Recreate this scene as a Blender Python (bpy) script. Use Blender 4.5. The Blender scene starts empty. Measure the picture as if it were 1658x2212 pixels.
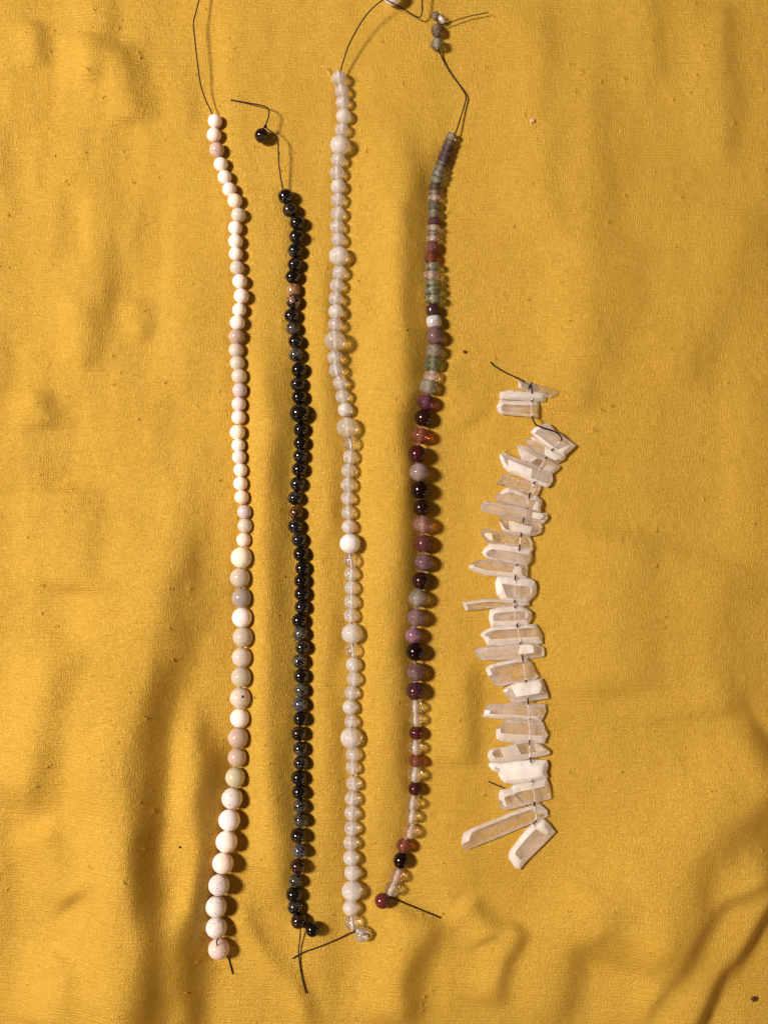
import bpy, bmesh, math, random
import numpy as np
from mathutils import Vector, Matrix

random.seed(7)
rng = np.random.default_rng(11)
sc = bpy.context.scene
COL = sc.collection

# ---------------------------------------------------------------- measures
S = 0.00019            # metres of cloth per layout unit
W, HT = 1658.0, 2212.0 # layout size in units
CX, CY = W / 2, HT / 2
H = 0.40               # camera height above the cloth, metres

# ---------------------------------------------------------------- camera
cam_d = bpy.data.cameras.new('camera')
cam = bpy.data.objects.new('camera', cam_d)
COL.objects.link(cam)
cam.location = (0, 0, H)
cam_d.sensor_fit = 'VERTICAL'
cam_d.sensor_height = 36.0
cam_d.sensor_width = 27.0
cam_d.lens = 36.0 * H / (HT * S)
cam_d.clip_start = 0.01
cam_d.clip_end = 20
sc.camera = cam

# ---------------------------------------------------------------- world and lamps
world = bpy.data.worlds.new('World')
sc.world = world
world.use_nodes = True
bg = world.node_tree.nodes['Background']
bg.inputs[0].default_value = (1.0, 0.56, 0.20, 1)
bg.inputs[1].default_value = 0.085


def lamp(name, d, dist, radius, power, color):
    l = bpy.data.lights.new(name, 'POINT')
    l.energy = power
    l.shadow_soft_size = radius
    l.color = color
    o = bpy.data.objects.new(name, l)
    COL.objects.link(o)
    o.location = Vector(d).normalized() * dist
    return o


WARM = (1.0, 0.88, 0.80)
AMBER = (1.0, 0.74, 0.50)
key = lamp('ceiling_lamp', (-0.672, 0.155, 0.724), 2.0, 0.18, 272, WARM)
lamp('ceiling_lamp', (-0.556, -0.62, 0.55), 2.2, 0.17, 20, AMBER)
lamp('ceiling_lamp', (0.92, -0.263, 0.28), 2.5, 0.17, 17, AMBER)
lamp('ceiling_lamp', (0.66, -0.70, 0.22), 2.5, 0.17, 17, AMBER)

sc.view_settings.view_transform = 'Standard'
sc.view_settings.look = 'None'
sc.view_settings.exposure = 0.0
sc.view_settings.gamma = 1.0
sc.cycles.max_bounces = 12
sc.cycles.transmission_bounces = 10
sc.cycles.transparent_max_bounces = 16
sc.cycles.glossy_bounces = 5
sc.cycles.diffuse_bounces = 4
sc.cycles.use_denoising = True
sc.cycles.sample_clamp_indirect = 40.0

# ---------------------------------------------------------------- cloth height field (layout units)


def vnoise(X, Y, sx, sy, seed):
    r = np.random.default_rng(seed)
    n = 256
    g = r.random((n, n)) * 2 - 1
    u = X / sx + 37.3
    v = Y / sy + 51.7
    iu = np.floor(u).astype(int)
    iv = np.floor(v).astype(int)
    fu = u - iu
    fv = v - iv
    fu = fu * fu * fu * (fu * (fu * 6 - 15) + 10)
    fv = fv * fv * fv * (fv * (fv * 6 - 15) + 10)
    a = g[iv % n, iu % n]
    b = g[iv % n, (iu + 1) % n]
    c = g[(iv + 1) % n, iu % n]
    d = g[(iv + 1) % n, (iu + 1) % n]
    return (a * (1 - fu) + b * fu) * (1 - fv) + (c * (1 - fu) + d * fu) * fv


def smooth_line(pts, n=8):
    P = [Vector(p) for p in pts]
    if len(P) < 3:
        return P
    out = []
    for i in range(len(P) - 1):
        p0 = P[max(i - 1, 0)]
        p1, p2 = P[i], P[i + 1]
        p3 = P[min(i + 2, len(P) - 1)]
        for k in range(n):
            t = k / n
            out.append(0.5 * ((2 * p1) + (p2 - p0) * t + (2 * p0 - 5 * p1 + 4 * p2 - p3) * t * t
                              + (3 * p1 - p0 - 3 * p2 + p3) * t * t * t))
    out.append(P[-1])
    return out


# crest line, width towards the lamp, width away from it, height
FOLDS = [
    ([(372, 1000, .15), (366, 1120, .3), (356, 1210, .42), (345, 1320, .5), (328, 1430, .6), (300, 1526, .8), (284, 1650, 1), (288, 1760, 1.1), (300, 1880, 1.2), (304, 2000, 1.2), (292, 2160, 1.2), (280, 2330, 1.2), (275, 2500, 1.2)], 150, 66, 34),
    ([(150, 1360), (122, 1470), (104, 1560), (78, 1650), (40, 1760)], 90, 52, 15),
    ([(402, 1480), (418, 1600), (428, 1720), (428, 1850), (414, 1960), (402, 2060, .8), (392, 2180, .6), (380, 2320, .5), (376, 2420, .5)], 46, 40, 20),
    ([(400, 900), (412, 1060), (408, 1250), (420, 1380)], 120, 50, 4),
    ([(570, 700), (578, 850), (572, 1000), (570, 1300), (575, 1600), (598, 1850), (610, 1960)], 42, 45, 11),
    ([(690, 500), (700, 900), (700, 1400), (715, 1900)], 40, 40, 5.5),
    ([(862, 210), (866, 420), (862, 600), (855, 850), (846, 1100), (836, 1400), (838, 1650), (815, 1860)], 70, 46, 13),
    ([(985, 1420), (990, 1560), (985, 1660)], 45, 34, 5),
    ([(940, 790), (985, 850), (1020, 920)], 60, 50, 3.5),
    ([(1700, 1650), (1640, 1690), (1510, 1790), (1430, 1890), (1400, 2010), (1370, 2110)], 130, 82, 21),
    ([(1700, 1840), (1612, 1886), (1538, 1930), (1478, 2008), (1412, 2122), (1330, 2230)], 80, 24, 8.5),
    ([(1720, 1840), (1650, 1925), (1592, 2010), (1530, 2115), (1470, 2225), (1440, 2300)], 100, 24, 17),
    ([(1320, 1880), (1298, 1950), (1266, 2005), (1222, 2045), (1196, 2140), (1150, 2240)], 95, 44, 9),
    ([(1112, 1990), (1098, 2028), (1082, 2084), (1060, 2180)], 50, 24, 8),
    ([(915, 1960), (896, 2030), (866, 2110), (850, 2240)], 70, 42, 13),
    ([(1000, 1940), (1030, 1985), (1052, 2030)], 40, 26, 6),
    ([(498, 1935), (545, 2015), (592, 2082), (640, 2150), (690, 2240)], 24, 26, 7),
    ([(90, 1770), (135, 1860), (190, 1935)], 60, 50, 9),
    ([(150, 2040), (138, 2110), (110, 2230)], 70, 44, 10),
    ([(75, 40), (80, 150)], 40, 26, 6),
    ([(190, 70), (197, 190)], 35, 24, 5.5),
    ([(236, 90), (280, 190), (298, 270)], 45, 30, 7),
    ([(306, 640), (310, 740)], 40, 26, 5),
    ([(182, 640), (186, 740), (170, 800)], 40, 28, 5),
    ([(92, 840), (96, 930)], 50, 34, 6),
    ([(150, 1040), (168, 1150), (160, 1290)], 80, 55, 9),
    ([(1350, 500), (1338, 620), (1305, 740), (1290, 800)], 110, 60, 4),
    ([(1590, 420), (1575, 560), (1525, 680), (1475, 765), (1440, 860)], 110, 62, 5),
    ([(1388, -60), (1394, 40), (1400, 220)], 60, 36, 2.6),
    ([(1548, 0), (1556, 160), (1560, 380)], 60, 34, 2.8),
    ([(1146, -20), (1160, 300), (1168, 520)], 70, 48, 4),
    ([(1262, -20), (1268, 480), (1240, 800), (1230, 900)], 80, 60, 5),
    ([(1345, 1130), (1335, 1300), (1340, 1520)], 120, 95, 7),
    ([(1560, 1180), (1530, 1400), (1540, 1560)], 120, 90, 6),
    # the strands press the cloth down under them
    ([(462, 240), (464, 262), (468, 324), (485, 383), (508, 434), (510, 520), (517, 650), (510, 740), (515, 900), (517, 1000), (527, 1110), (521, 1205, 1.4), (522, 1400, 1.4),
      (519, 1510, 1.4), (515, 1610, 1.4), (501, 1725, 1.4), (482, 1865, 1.4), (467, 1957, 1.4), (472, 2050, 1.4), (474, 2075, 1.4)], 17, 17, -3.6),
    ([(612, 405), (617, 424), (640, 500), (633, 600), (630, 680), (645, 800), (648, 900), (637, 1076), (652, 1250), (650, 1460), (645, 1650), (648, 1810), (635, 1930), (648, 2000)], 16, 16, -3.6),
    ([(732, 150), (740, 250), (734, 310), (730, 440), (731, 550), (724, 700), (724, 770), (740, 860), (757, 960), (752, 1080), (757, 1190), (760, 1370), (765, 1460), (758, 1600),
      (762, 1720), (758, 1850), (760, 2000)], 16, 16, -3.6),
    ([(980, 285), (945, 370), (936, 430), (932, 560), (936, 650), (938, 730, 1.2), (925, 840, 1.3), (905, 940, 1.4), (908, 1060, 1.4), (915, 1160, 1.4), (905, 1290, 1.4), (893, 1400, 1.4),
      (898, 1500, 1.2), (898, 1600), (896, 1700), (880, 1820), (860, 1900), (842, 1950)], 17, 17, -3.6),
]


def blur(a, sig):
    if sig <= 0:
        return a
    r = int(3 * sig)
    k = np.exp(-0.5 * (np.arange(-r, r + 1) / sig) ** 2)
    k /= k.sum()
    p = np.pad(a, ((r, r), (r, r)), mode='edge')
    t = sum(k[i] * p[i:i + a.shape[0], :] for i in range(2 * r + 1))
    return sum(k[i] * t[:, i:i + a.shape[1]] for i in range(2 * r + 1))


BLUR = 3.2   # grid cells


def cloth_height(X, Y):
    h = np.zeros_like(X)
    for pts, wl, wr, amp in FOLDS:
        L = smooth_line([(p[0], p[1], p[2] if len(p) > 2 else 1.0) for p in pts], 4)
        m = 4 * max(wl, wr)
        xs = [p.x for p in L]
        ys = [p.y for p in L]
        sel = (X > min(xs) - m) & (X < max(xs) + m) & (Y > min(ys) - m) & (Y < max(ys) + m)
        if not sel.any():
            continue
        x = X[sel] + (9 if amp > 0 else 0) * vnoise(X[sel], Y[sel], 60, 90, int(abs(amp) * 10) + 3)
        y = Y[sel]
        best = np.full(x.shape, 1e9)
        sd = np.zeros(x.shape)
        tt = np.zeros(x.shape)
        st = np.zeros(x.shape)
        n = len(L) - 1
        for i in range(n):
            ax, ay, bx, by = L[i].x, L[i].y, L[i + 1].x, L[i + 1].y
            dx, dy = bx - ax, by - ay
            l2 = dx * dx + dy * dy + 1e-9
            t = np.clip(((x - ax) * dx + (y - ay) * dy) / l2, 0, 1)
            px, py = x - ax - t * dx, y - ay - t * dy
            d = np.hypot(px, py)
            sgn = np.sign(dy * px - dx * py)     # + = right of a line that runs down the picture
            k = d < best
            best = np.where(k, d, best)
            sd = np.where(k, sgn * d, sd)
            tt = np.where(k, (i + t) / n, tt)
            st = np.where(k, L[i].z * (1 - t) + L[i + 1].z * t, st)
        taper = np.clip(np.minimum(tt, 1 - tt) * (5 if amp > 0 else 25), 0, 1)
        taper = taper * taper * (3 - 2 * taper)
        w = np.where(sd > 0, wr, wl)
        q = (sd / w) ** 2
        h[sel] += (2.5 if amp > 0 else 2.0) * amp * st * taper * np.exp(-q) * np.where(best > 1e8, 0, 1)
    h = blur(h, BLUR)
    up_left = 1 / (1 + np.exp((X - 520) / 70)) * 1 / (1 + np.exp((Y - 1250) / 120))
    left = 1 / (1 + np.exp((X - 480) / 80))
    low = 1 / (1 + np.exp(-(Y - 1750) / 120))
    h += 5.0 * up_left * vnoise(X, Y, 58, 150, 1) + 1.0 * up_left * vnoise(X, Y, 26, 70, 2)
    h += 9.0 * left * vnoise(X, Y, 110, 300, 3)
    h += 2.0 * low * vnoise(X, Y, 90, 190, 4)
    mid = 1 / (1 + np.exp((X - 1020) / 90))
    h += (1.2 + 3.4 * mid) * vnoise(X, Y, 78, 460, 9)
    h += 2.2 * vnoise(X, Y, 120, 300, 5) + 0.55 * vnoise(X, Y, 34, 60, 6) + 0.28 * vnoise(X, Y, 15, 22, 8)
    # pressed creases left by folding the cloth
    h += 0.9 * np.exp(-((Y - 893 - 0.012 * (X - 800)) / 5) ** 2) * (1 / (1 + np.exp(-(X - 600) / 25))) * (1 / (1 + np.exp((X - 1080) / 40)))
    h += 0.9 * np.exp(-((Y - 1868) / 5) ** 2) * (1 / (1 + np.exp(-(X - 470) / 15))) * (1 / (1 + np.exp((X - 700) / 30)))
    h += 0.8 * np.exp(-((Y - 1105 - 4 * np.sin(X / 90)) / 6) ** 2) * (1 / (1 + np.exp((X - 420) / 50)))
    return h


# ---------------------------------------------------------------- material helpers


def new_mat(name):
    m = bpy.data.materials.new(name)
    m.use_nodes = True
    nt = m.node_tree
    nt.nodes.clear()
    out = nt.nodes.new('ShaderNodeOutputMaterial')
    return m, nt, out


def N(nt, kind, **kw):
    n = nt.nodes.new(kind)
    for k, v in kw.items():
        if k.startswith('i_'):
            n.inputs[k[2:]].default_value = v
        else:
            setattr(n, k, v)
    return n


def math_node(nt, op, a, b=None, clamp=False):
    n = nt.nodes.new('ShaderNodeMath')
    n.operation = op
    n.use_clamp = clamp
    for i, v in enumerate((a, b)):
        if v is None:
            continue
        if isinstance(v, (int, float)):
            n.inputs[i].default_value = v
        else:
            nt.links.new(v, n.inputs[i])
    return n.outputs[0]


def mix_col(nt, fac, a, b, mode='MIX'):
    n = nt.nodes.new('ShaderNodeMix')
    n.data_type = 'RGBA'
    n.blend_type = mode
    for s, v in ((0, fac), (6, a), (7, b)):
        if isinstance(v, (int, float)):
            n.inputs[s].default_value = v
        elif isinstance(v, tuple):
            n.inputs[s].default_value = v
        else:
            nt.links.new(v, n.inputs[s])
    return n.outputs[2]


def mix_shader(nt, fac, a, b):
    n = nt.nodes.new('ShaderNodeMixShader')
    if isinstance(fac, (int, float)):
        n.inputs[0].default_value = fac
    else:
        nt.links.new(fac, n.inputs[0])
    nt.links.new(a, n.inputs[1])
    nt.links.new(b, n.inputs[2])
    return n.outputs[0]


def shifted_coords(nt, scale=1.0):
    """object coordinates moved by a random amount for each object, so no two stones share a pattern"""
    tc = N(nt, 'ShaderNodeTexCoord')
    oi = N(nt, 'ShaderNodeObjectInfo')
    r = math_node(nt, 'MULTIPLY', oi.outputs['Random'], 83.0)
    cmb = N(nt, 'ShaderNodeCombineXYZ')
    nt.links.new(r, cmb.inputs[0])
    nt.links.new(r, cmb.inputs[2])
    sc_ = N(nt, 'ShaderNodeVectorMath', operation='SCALE')
    sc_.inputs['Scale'].default_value = scale
    nt.links.new(tc.outputs['Object'], sc_.inputs[0])
    add = N(nt, 'ShaderNodeVectorMath', operation='ADD')
    nt.links.new(sc_.outputs[0], add.inputs[0])
    nt.links.new(cmb.outputs[0], add.inputs[1])
    return add.outputs[0], oi


def noise(nt, vec, scale, detail=2.0, rough=0.5, distortion=0.0):
    n = N(nt, 'ShaderNodeTexNoise')
    n.inputs['Scale'].default_value = scale
    n.inputs['Detail'].default_value = detail
    n.inputs['Roughness'].default_value = rough
    n.inputs['Distortion'].default_value = distortion
    nt.links.new(vec, n.inputs['Vector'])
    return n.outputs['Fac']


def scaled(nt, vec, s):
    m = N(nt, 'ShaderNodeMapping')
    m.inputs['Scale'].default_value = s
    nt.links.new(vec, m.inputs['Vector'])
    return m.outputs[0]


def mat_cloth():
    m, nt, out = new_mat('yellow_silk')
    tc = N(nt, 'ShaderNodeTexCoord')
    v = tc.outputs['Object']
    warp = noise(nt, scaled(nt, v, (3000, 260, 1)), 1.0, 2.0, 0.6)
    weft = noise(nt, scaled(nt, v, (260, 2800, 1)), 1.0, 2.0, 0.6)
    grain = noise(nt, v, 1900, 2.0, 0.7)
    long_weft = noise(nt, scaled(nt, v, (22, 1500, 1)), 1.0, 1.0, 0.5)
    patches = noise(nt, v, 26, 3.0, 0.6)
    h = math_node(nt, 'ADD', warp, weft)
    h = math_node(nt, 'ADD', h, math_node(nt, 'MULTIPLY', grain, 1.3))
    h = math_node(nt, 'ADD', h, math_node(nt, 'MULTIPLY', long_weft, 0.8))
    bump = N(nt, 'ShaderNodeBump')
    bump.inputs['Strength'].default_value = 0.8
    bump.inputs['Distance'].default_value = 0.0004
    nt.links.new(h, bump.inputs['Height'])
    c = mix_col(nt, math_node(nt, 'MULTIPLY', math_node(nt, 'SUBTRACT', patches, 0.35), 1.6, True),
                (0.525, 0.306, 0.031, 1), (0.58, 0.355, 0.047, 1))
    thread = math_node(nt, 'MULTIPLY', math_node(nt, 'SUBTRACT', math_node(nt, 'MULTIPLY', math_node(nt, 'ADD', warp, weft), 0.5), 0.44), 4.0, True)
    c = mix_col(nt, math_node(nt, 'MULTIPLY', thread, 0.7), c, (0.66, 0.435, 0.080, 1))
    p = N(nt, 'ShaderNodeBsdfPrincipled')
    nt.links.new(c, p.inputs['Base Color'])
    p.inputs['Roughness'].default_value = 0.44
    p.inputs['Metallic'].default_value = 0.28
    p.inputs['Specular IOR Level'].default_value = 0.2
    p.inputs['Sheen Weight'].default_value = 0.06
    p.inputs['Sheen Tint'].default_value = (1, 0.75, 0.35, 1)
    nt.links.new(bump.outputs[0], p.inputs['Normal'])
    nt.links.new(p.outputs[0], out.inputs[0])
    return m


def mat_white_stone():
    m, nt, out = new_mat('white_stone')
    v, oi = shifted_coords(nt)
    n1 = noise(nt, v, 1.6, 3.0, 0.6)
    n2 = noise(nt, v, 2.6, 4.0, 0.65, 0.8)
    c = mix_col(nt, math_node(nt, 'MULTIPLY', math_node(nt, 'SUBTRACT', n1, 0.45), 1.6, True), oi.outputs['Color'],
                mix_col(nt, 1.0, oi.outputs['Color'], (0.86, 0.82, 0.80, 1), 'MULTIPLY'))
    th = math_node(nt, 'SUBTRACT', 0.77, math_node(nt, 'MULTIPLY', oi.outputs['Alpha'], 0.30))
    spots = math_node(nt, 'MULTIPLY', math_node(nt, 'SUBTRACT', n2, th), 7.0, True)
    c = mix_col(nt, math_node(nt, 'MULTIPLY', spots, 0.75), c, (0.16, 0.14, 0.11, 1))
    p = N(nt, 'ShaderNodeBsdfPrincipled')
    nt.links.new(c, p.inputs['Base Color'])
    p.inputs['Roughness'].default_value = 0.2
    p.inputs['Specular IOR Level'].default_value = 0.5
    p.inputs['Subsurface Weight'].default_value = 0.7
    p.inputs['Subsurface Radius'].default_value = (1.0, 0.65, 0.45)
    p.inputs['Subsurface Scale'].default_value = 0.003
    nt.links.new(p.outputs[0], out.inputs[0])
    return m


def mat_black_stone():
    m, nt, out = new_mat('black_agate')
    v, oi = shifted_coords(nt)
    n1 = noise(nt, v, 1.15, 5.0, 0.62, 1.6)
    th = math_node(nt, 'SUBTRACT', 0.70, math_node(nt, 'MULTIPLY', oi.outputs['Alpha'], 0.36))
    fac = math_node(nt, 'MULTIPLY', math_node(nt, 'SUBTRACT', n1, th), 5.0, True)
    c = mix_col(nt, fac, (0.0055, 0.0040, 0.0038, 1), oi.outputs['Color'])
    p = N(nt, 'ShaderNodeBsdfPrincipled')
    nt.links.new(c, p.inputs['Base Color'])
    p.inputs['Roughness'].default_value = 0.06
    p.inputs['Specular IOR Level'].default_value = 0.55
    nt.links.new(p.outputs[0], out.inputs[0])
    return m


def glass_stone(name, rough=0.03, veil=0.5, clear=0.18, veil_scale=1.1, bands=0.0, coord_scale=1.0, bump_amt=0.0, translucent=0.35, glass_tint=1.0, extra=0.0, sss=0.004):
    """polished translucent mineral: clear glass veiled by a milky interior; the object's alpha sets how milky"""
    m, nt, out = new_mat(name)
    v, oi = shifted_coords(nt, coord_scale)
    col = oi.outputs['Color']
    n1 = noise(nt, v, veil_scale, 4.0, 0.6, 0.7)
    if bands:
        n2 = noise(nt, v, 0.95, 3.0, 0.55, 1.2)
        col = mix_col(nt, math_node(nt, 'MULTIPLY', math_node(nt, 'SUBTRACT', n2, 0.44), 3.5, True), col,
                      mix_col(nt, 1.0, col, (0.62, 0.45, 0.48, 1), 'MULTIPLY'))
    g = N(nt, 'ShaderNodeBsdfPrincipled')
    gcol = mix_col(nt, glass_tint, (1.0, 0.985, 0.97, 1), col)
    nt.links.new(gcol, g.inputs['Base Color'])
    g.inputs['Transmission Weight'].default_value = 1.0
    g.inputs['Roughness'].default_value = rough
    g.inputs['IOR'].default_value = 1.5
    d = N(nt, 'ShaderNodeBsdfPrincipled')
    nt.links.new(col, d.inputs['Base Color'])
    d.inputs['Roughness'].default_value = max(rough, 0.15)
    d.inputs['Specular IOR Level'].default_value = 0.5
    d.inputs['Subsurface Weight'].default_value = 0.9
    d.inputs['Subsurface Radius'].default_value = (1.0, 0.85, 0.75)
    d.inputs['Subsurface Scale'].default_value = sss
    tr = N(nt, 'ShaderNodeBsdfTranslucent')
    nt.links.new(col, tr.inputs['Color'])
    body = mix_shader(nt, translucent, d.outputs[0], tr.outputs[0])
    if bump_amt:
        b = N(nt, 'ShaderNodeBump')
        b.inputs['Strength'].default_value = bump_amt
        b.inputs['Distance'].default_value = 0.0004
        nb = noise(nt, v, 2.5, 4.0, 0.6, 0.4)
        nt.links.new(nb, b.inputs['Height'])
        for s in (g, d):
            nt.links.new(b.outputs[0], s.inputs['Normal'])
    fac = math_node(nt, 'ADD', math_node(nt, 'ADD', oi.outputs['Alpha'], extra), math_node(nt, 'MULTIPLY', math_node(nt, 'SUBTRACT', n1, 0.5), veil), True)
    a = mix_shader(nt, fac, g.outputs[0], body)
    if clear:
        t = N(nt, 'ShaderNodeBsdfTransparent')
        nt.links.new(gcol, t.inputs['Color'])
        inv = math_node(nt, 'MULTIPLY', math_node(nt, 'SUBTRACT', 1.0, fac), clear)
        a = mix_shader(nt, inv, a, t.outputs[0])
    nt.links.new(a, out.inputs[0])
    return m


def mat_plain(name, col, rough=0.6, spec=0.3):
    m, nt, out = new_mat(name)
    tc = N(nt, 'ShaderNodeTexCoord')
    n = noise(nt, tc.outputs['Object'], 900, 2.0)
    c = mix_col(nt, n, tuple(x * 0.75 for x in col[:3]) + (1,), tuple(min(1, x * 1.25) for x in col[:3]) + (1,))
    p = N(nt, 'ShaderNodeBsdfPrincipled')
    nt.links.new(c, p.inputs['Base Color'])
    p.inputs['Roughness'].default_value = rough
    p.inputs['Specular IOR Level'].default_value = spec
    nt.links.new(p.outputs[0], out.inputs[0])
    return m


def mat_channel():
    m, nt, out = new_mat('frosted_drill_wall')
    p = N(nt, 'ShaderNodeBsdfPrincipled')
    oi = N(nt, 'ShaderNodeObjectInfo')
    nt.links.new(oi.outputs['Color'], p.inputs['Base Color'])
    p.inputs['Roughness'].default_value = 0.5
    t = N(nt, 'ShaderNodeBsdfTransparent')
    nt.links.new(mix_shader(nt, oi.outputs['Alpha'], t.outputs[0], p.outputs[0]), out.inputs[0])
    return m


M_CLOTH = mat_cloth()
M_WHITE = mat_white_stone()
M_BLACK = mat_black_stone()
M_MILKY = glass_stone('milky_stone', rough=0.10, veil=0.20, clear=0.0, translucent=0.08)
M_QUARTZ = glass_stone('clear_quartz', rough=0.05, veil=0.50, clear=0.40, translucent=0.05, glass_tint=0.15)
M_AMETHYST = glass_stone('banded_fluorite', rough=0.03, veil=0.40, clear=0.45, bands=1.0, translucent=0.05, sss=0.0012)
M_CRYSTAL = glass_stone('crystal_face', rough=0.05, veil=0.60, clear=0.74, veil_scale=0.9, coord_scale=170.0, bump_amt=0.15, translucent=0.10, glass_tint=0.1)
M_FROST_RIMLIGHT = glass_stone('crystal_frost_rimlight_face', rough=0.20, veil=0.6, clear=0.25, veil_scale=1.2, coord_scale=170.0, bump_amt=0.35, translucent=0.08, glass_tint=0.1, extra=0.36)  # pale for frosted ends, and for bright rims painted onto the side faces
M_THREAD = mat_plain('dark_thread', (0.012, 0.005, 0.014), 0.6, 0.2)
M_CHANNEL = mat_channel()
M_SLUB = mat_plain('silk_slub', (0.44, 0.24, 0.018), 0.6, 0.25)

# ---------------------------------------------------------------- cloth
fine_x = np.arange(-900, 901, 2.5)
fine_y = np.arange(-1180, 1181, 2.5)
far = np.array([30, 70, 130, 210, 330, 500, 720, 1000, 1400])
gx = np.concatenate([-900 - far[::-1], fine_x, 900 + far])
gy = np.concatenate([-1180 - far[::-1], fine_y, 1180 + far])
GX, GY = np.meshgrid(gx + CX, gy + CY)
HF = cloth_height(GX, GY)

# slubs: little knots of silk that stand proud of the weave
slubs = []
for _ in range(560):
    x, y = rng.uniform(-10, W + 10), rng.uniform(-10, HT + 10)
    if x > 1100 and rng.random() < 0.45:
        continue
    big = rng.random() < 0.25
    a = rng.normal(0, 0.35) if rng.random() < 0.7 else rng.normal(1.57, 0.4)
    slubs.append((x, y, rng.uniform(2.6, 4.2) * (1.3 if big else 1), rng.uniform(3.2, 6.0) * (1.3 if big else 0.9),
                  a, rng.uniform(1.2, 2.2) * (1.5 if big else 1)))
for x, y in ((195, 158), (265, 325), (550, 320), (115, 65), (60, 75), (225, 215), (270, 340), (497, 130), (300, 115),
             (1252, 158), (1452, 216), (1516, 103), (1501, 165), (1346, 172), (1240, 205), (1228, 143), (1109, 490), (1310, 483),
             (1207, 613), (1228, 696), (1570, 827), (1297, 888), (1294, 980), (1415, 1148), (1435, 1330), (1226, 1960),
             (1339, 1665), (1228, 1668), (1388, 2030), (1622, 2031), (1046, 1717), (210, 1453), (330, 1540), (345, 1735), (295, 1870),
             (245, 770), (250, 830), (65, 835), (425, 878), (65, 1160), (100, 1262), (300, 905), (415, 1270), (380, 1420)):
    slubs.append((x, y, 4.2, 6.0, rng.normal(0.3, 0.5), 3.4))
for x, y, sw, sl, a, amp in slubs:
    i0, i1 = np.searchsorted(gx + CX, [x - 22, x + 22])
    j0, j1 = np.searchsorted(gy + CY, [y - 22, y + 22])
    if i1 <= i0 or j1 <= j0:
        continue
    dx = GX[j0:j1, i0:i1] - x
    dy = GY[j0:j1, i0:i1] - y
    u = dx * math.cos(a) + dy * math.sin(a)
    v = -dx * math.sin(a) + dy * math.cos(a)
    HF[j0:j1, i0:i1] += 0.45 * amp * np.exp(-(u / sl) ** 2 - (v / sw) ** 2)

ny, nx = GX.shape
co = np.empty((ny * nx, 3), dtype=np.float32)
co[:, 0] = ((GX - CX) * S).ravel()
co[:, 1] = ((CY - GY) * S).ravel()
co[:, 2] = (HF * S).ravel()
idx = np.arange(ny * nx, dtype=np.int32).reshape(ny, nx)
quads = np.stack([idx[1:, :-1], idx[1:, 1:], idx[:-1, 1:], idx[:-1, :-1]], axis=-1).reshape(-1, 4)
me = bpy.data.meshes.new('silk_cloth')
me.vertices.add(len(co))
me.vertices.foreach_set('co', co.ravel())
me.loops.add(quads.size)
me.loops.foreach_set('vertex_index', quads.ravel().astype(np.int32))
me.polygons.add(len(quads))
me.polygons.foreach_set('loop_start', np.arange(0, quads.size, 4, dtype=np.int32))
me.polygons.foreach_set('loop_total', np.full(len(quads), 4, dtype=np.int32))
me.polygons.foreach_set('use_smooth', np.ones(len(quads), dtype=bool))
me.update(calc_edges=True)
me.materials.append(M_CLOTH)
cloth = bpy.data.objects.new('silk_cloth', me)
COL.objects.link(cloth)
cloth['label'] = 'golden yellow slubbed silk cloth with soft folds, spread under all the bead strands'
cloth['category'] = 'cloth'


def ground(x, y):
    """height of the cloth at a layout position, in layout units"""
    i = int(np.clip(np.searchsorted(gx + CX, x) - 1, 0, nx - 2))
    j = int(np.clip(np.searchsorted(gy + CY, y) - 1, 0, ny - 2))
    x0, x1, y0, y1 = GX[j, i], GX[j, i + 1], GY[j, i], GY[j + 1, i]
    u, v = (x - x0) / (x1 - x0), (y - y0) / (y1 - y0)
    return float((HF[j, i] * (1 - u) + HF[j, i + 1] * u) * (1 - v) + (HF[j + 1, i] * (1 - u) + HF[j + 1, i + 1] * u) * v)


def place(x, y, lift):
    """where a thing seen at (x, y) sits when its centre is `lift` units above the cloth under it"""
    f = 1.0
    for _ in range(3):
        z = ground(CX + (x - CX) * f, CY + (y - CY) * f) + lift
        f = (H - z * S) / H
    return Vector(((x - CX) * S * f, (CY - y) * S * f, z * S)), f


# the slubs themselves: tiny lumps of tangled silk, hundreds of them, one joined part of the cloth
sv, sf = [], []
ico = bmesh.new()
bmesh.ops.create_icosphere(ico, subdivisions=1, radius=1)
ico_v = [tuple(v.co) for v in ico.verts]
ico_f = [tuple(v.index for v in f.verts) for f in ico.faces]
ico.free()
for x, y, sw, sl, a, amp in slubs:
    for rep in range(1 if amp < 2.2 else rng.integers(1, 4)):
        x2, y2 = x + (rep > 0) * rng.normal(0, 4), y + (rep > 0) * rng.normal(0, 3)
        g = ground(x2, y2)
        r1, r2, r3 = sl * rng.uniform(0.3, 0.62), sw * rng.uniform(0.28, 0.5), rng.uniform(0.7, 1.2) * min(1.5, 0.5 + 0.35 * amp)
        b0 = len(sv)
        for vx, vy, vz in ico_v:
            k = 1 + rng.uniform(-0.3, 0.3)
            u, v = vx * r1 * k, vy * r2 * k
            z = g + 0.15 * r3 + vz * r3 * k
            px = x2 + u * math.cos(a) - v * math.sin(a)
            py = y2 + u * math.sin(a) + v * math.cos(a)
            sv.append(((px - CX) * S, (CY - py) * S, z * S))
        sf += [tuple(i + b0 for i in f) for f in ico_f]
m = bpy.data.meshes.new('slub')
m.from_pydata(sv, [], sf)
m.polygons.foreach_set('use_smooth', np.ones(len(sf), dtype=bool))
m.materials.append(M_SLUB)
o = bpy.data.objects.new('slub', m)
COL.objects.link(o)
o.parent = cloth
o['kind'] = 'stuff'

# ---------------------------------------------------------------- shared shapes


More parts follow.
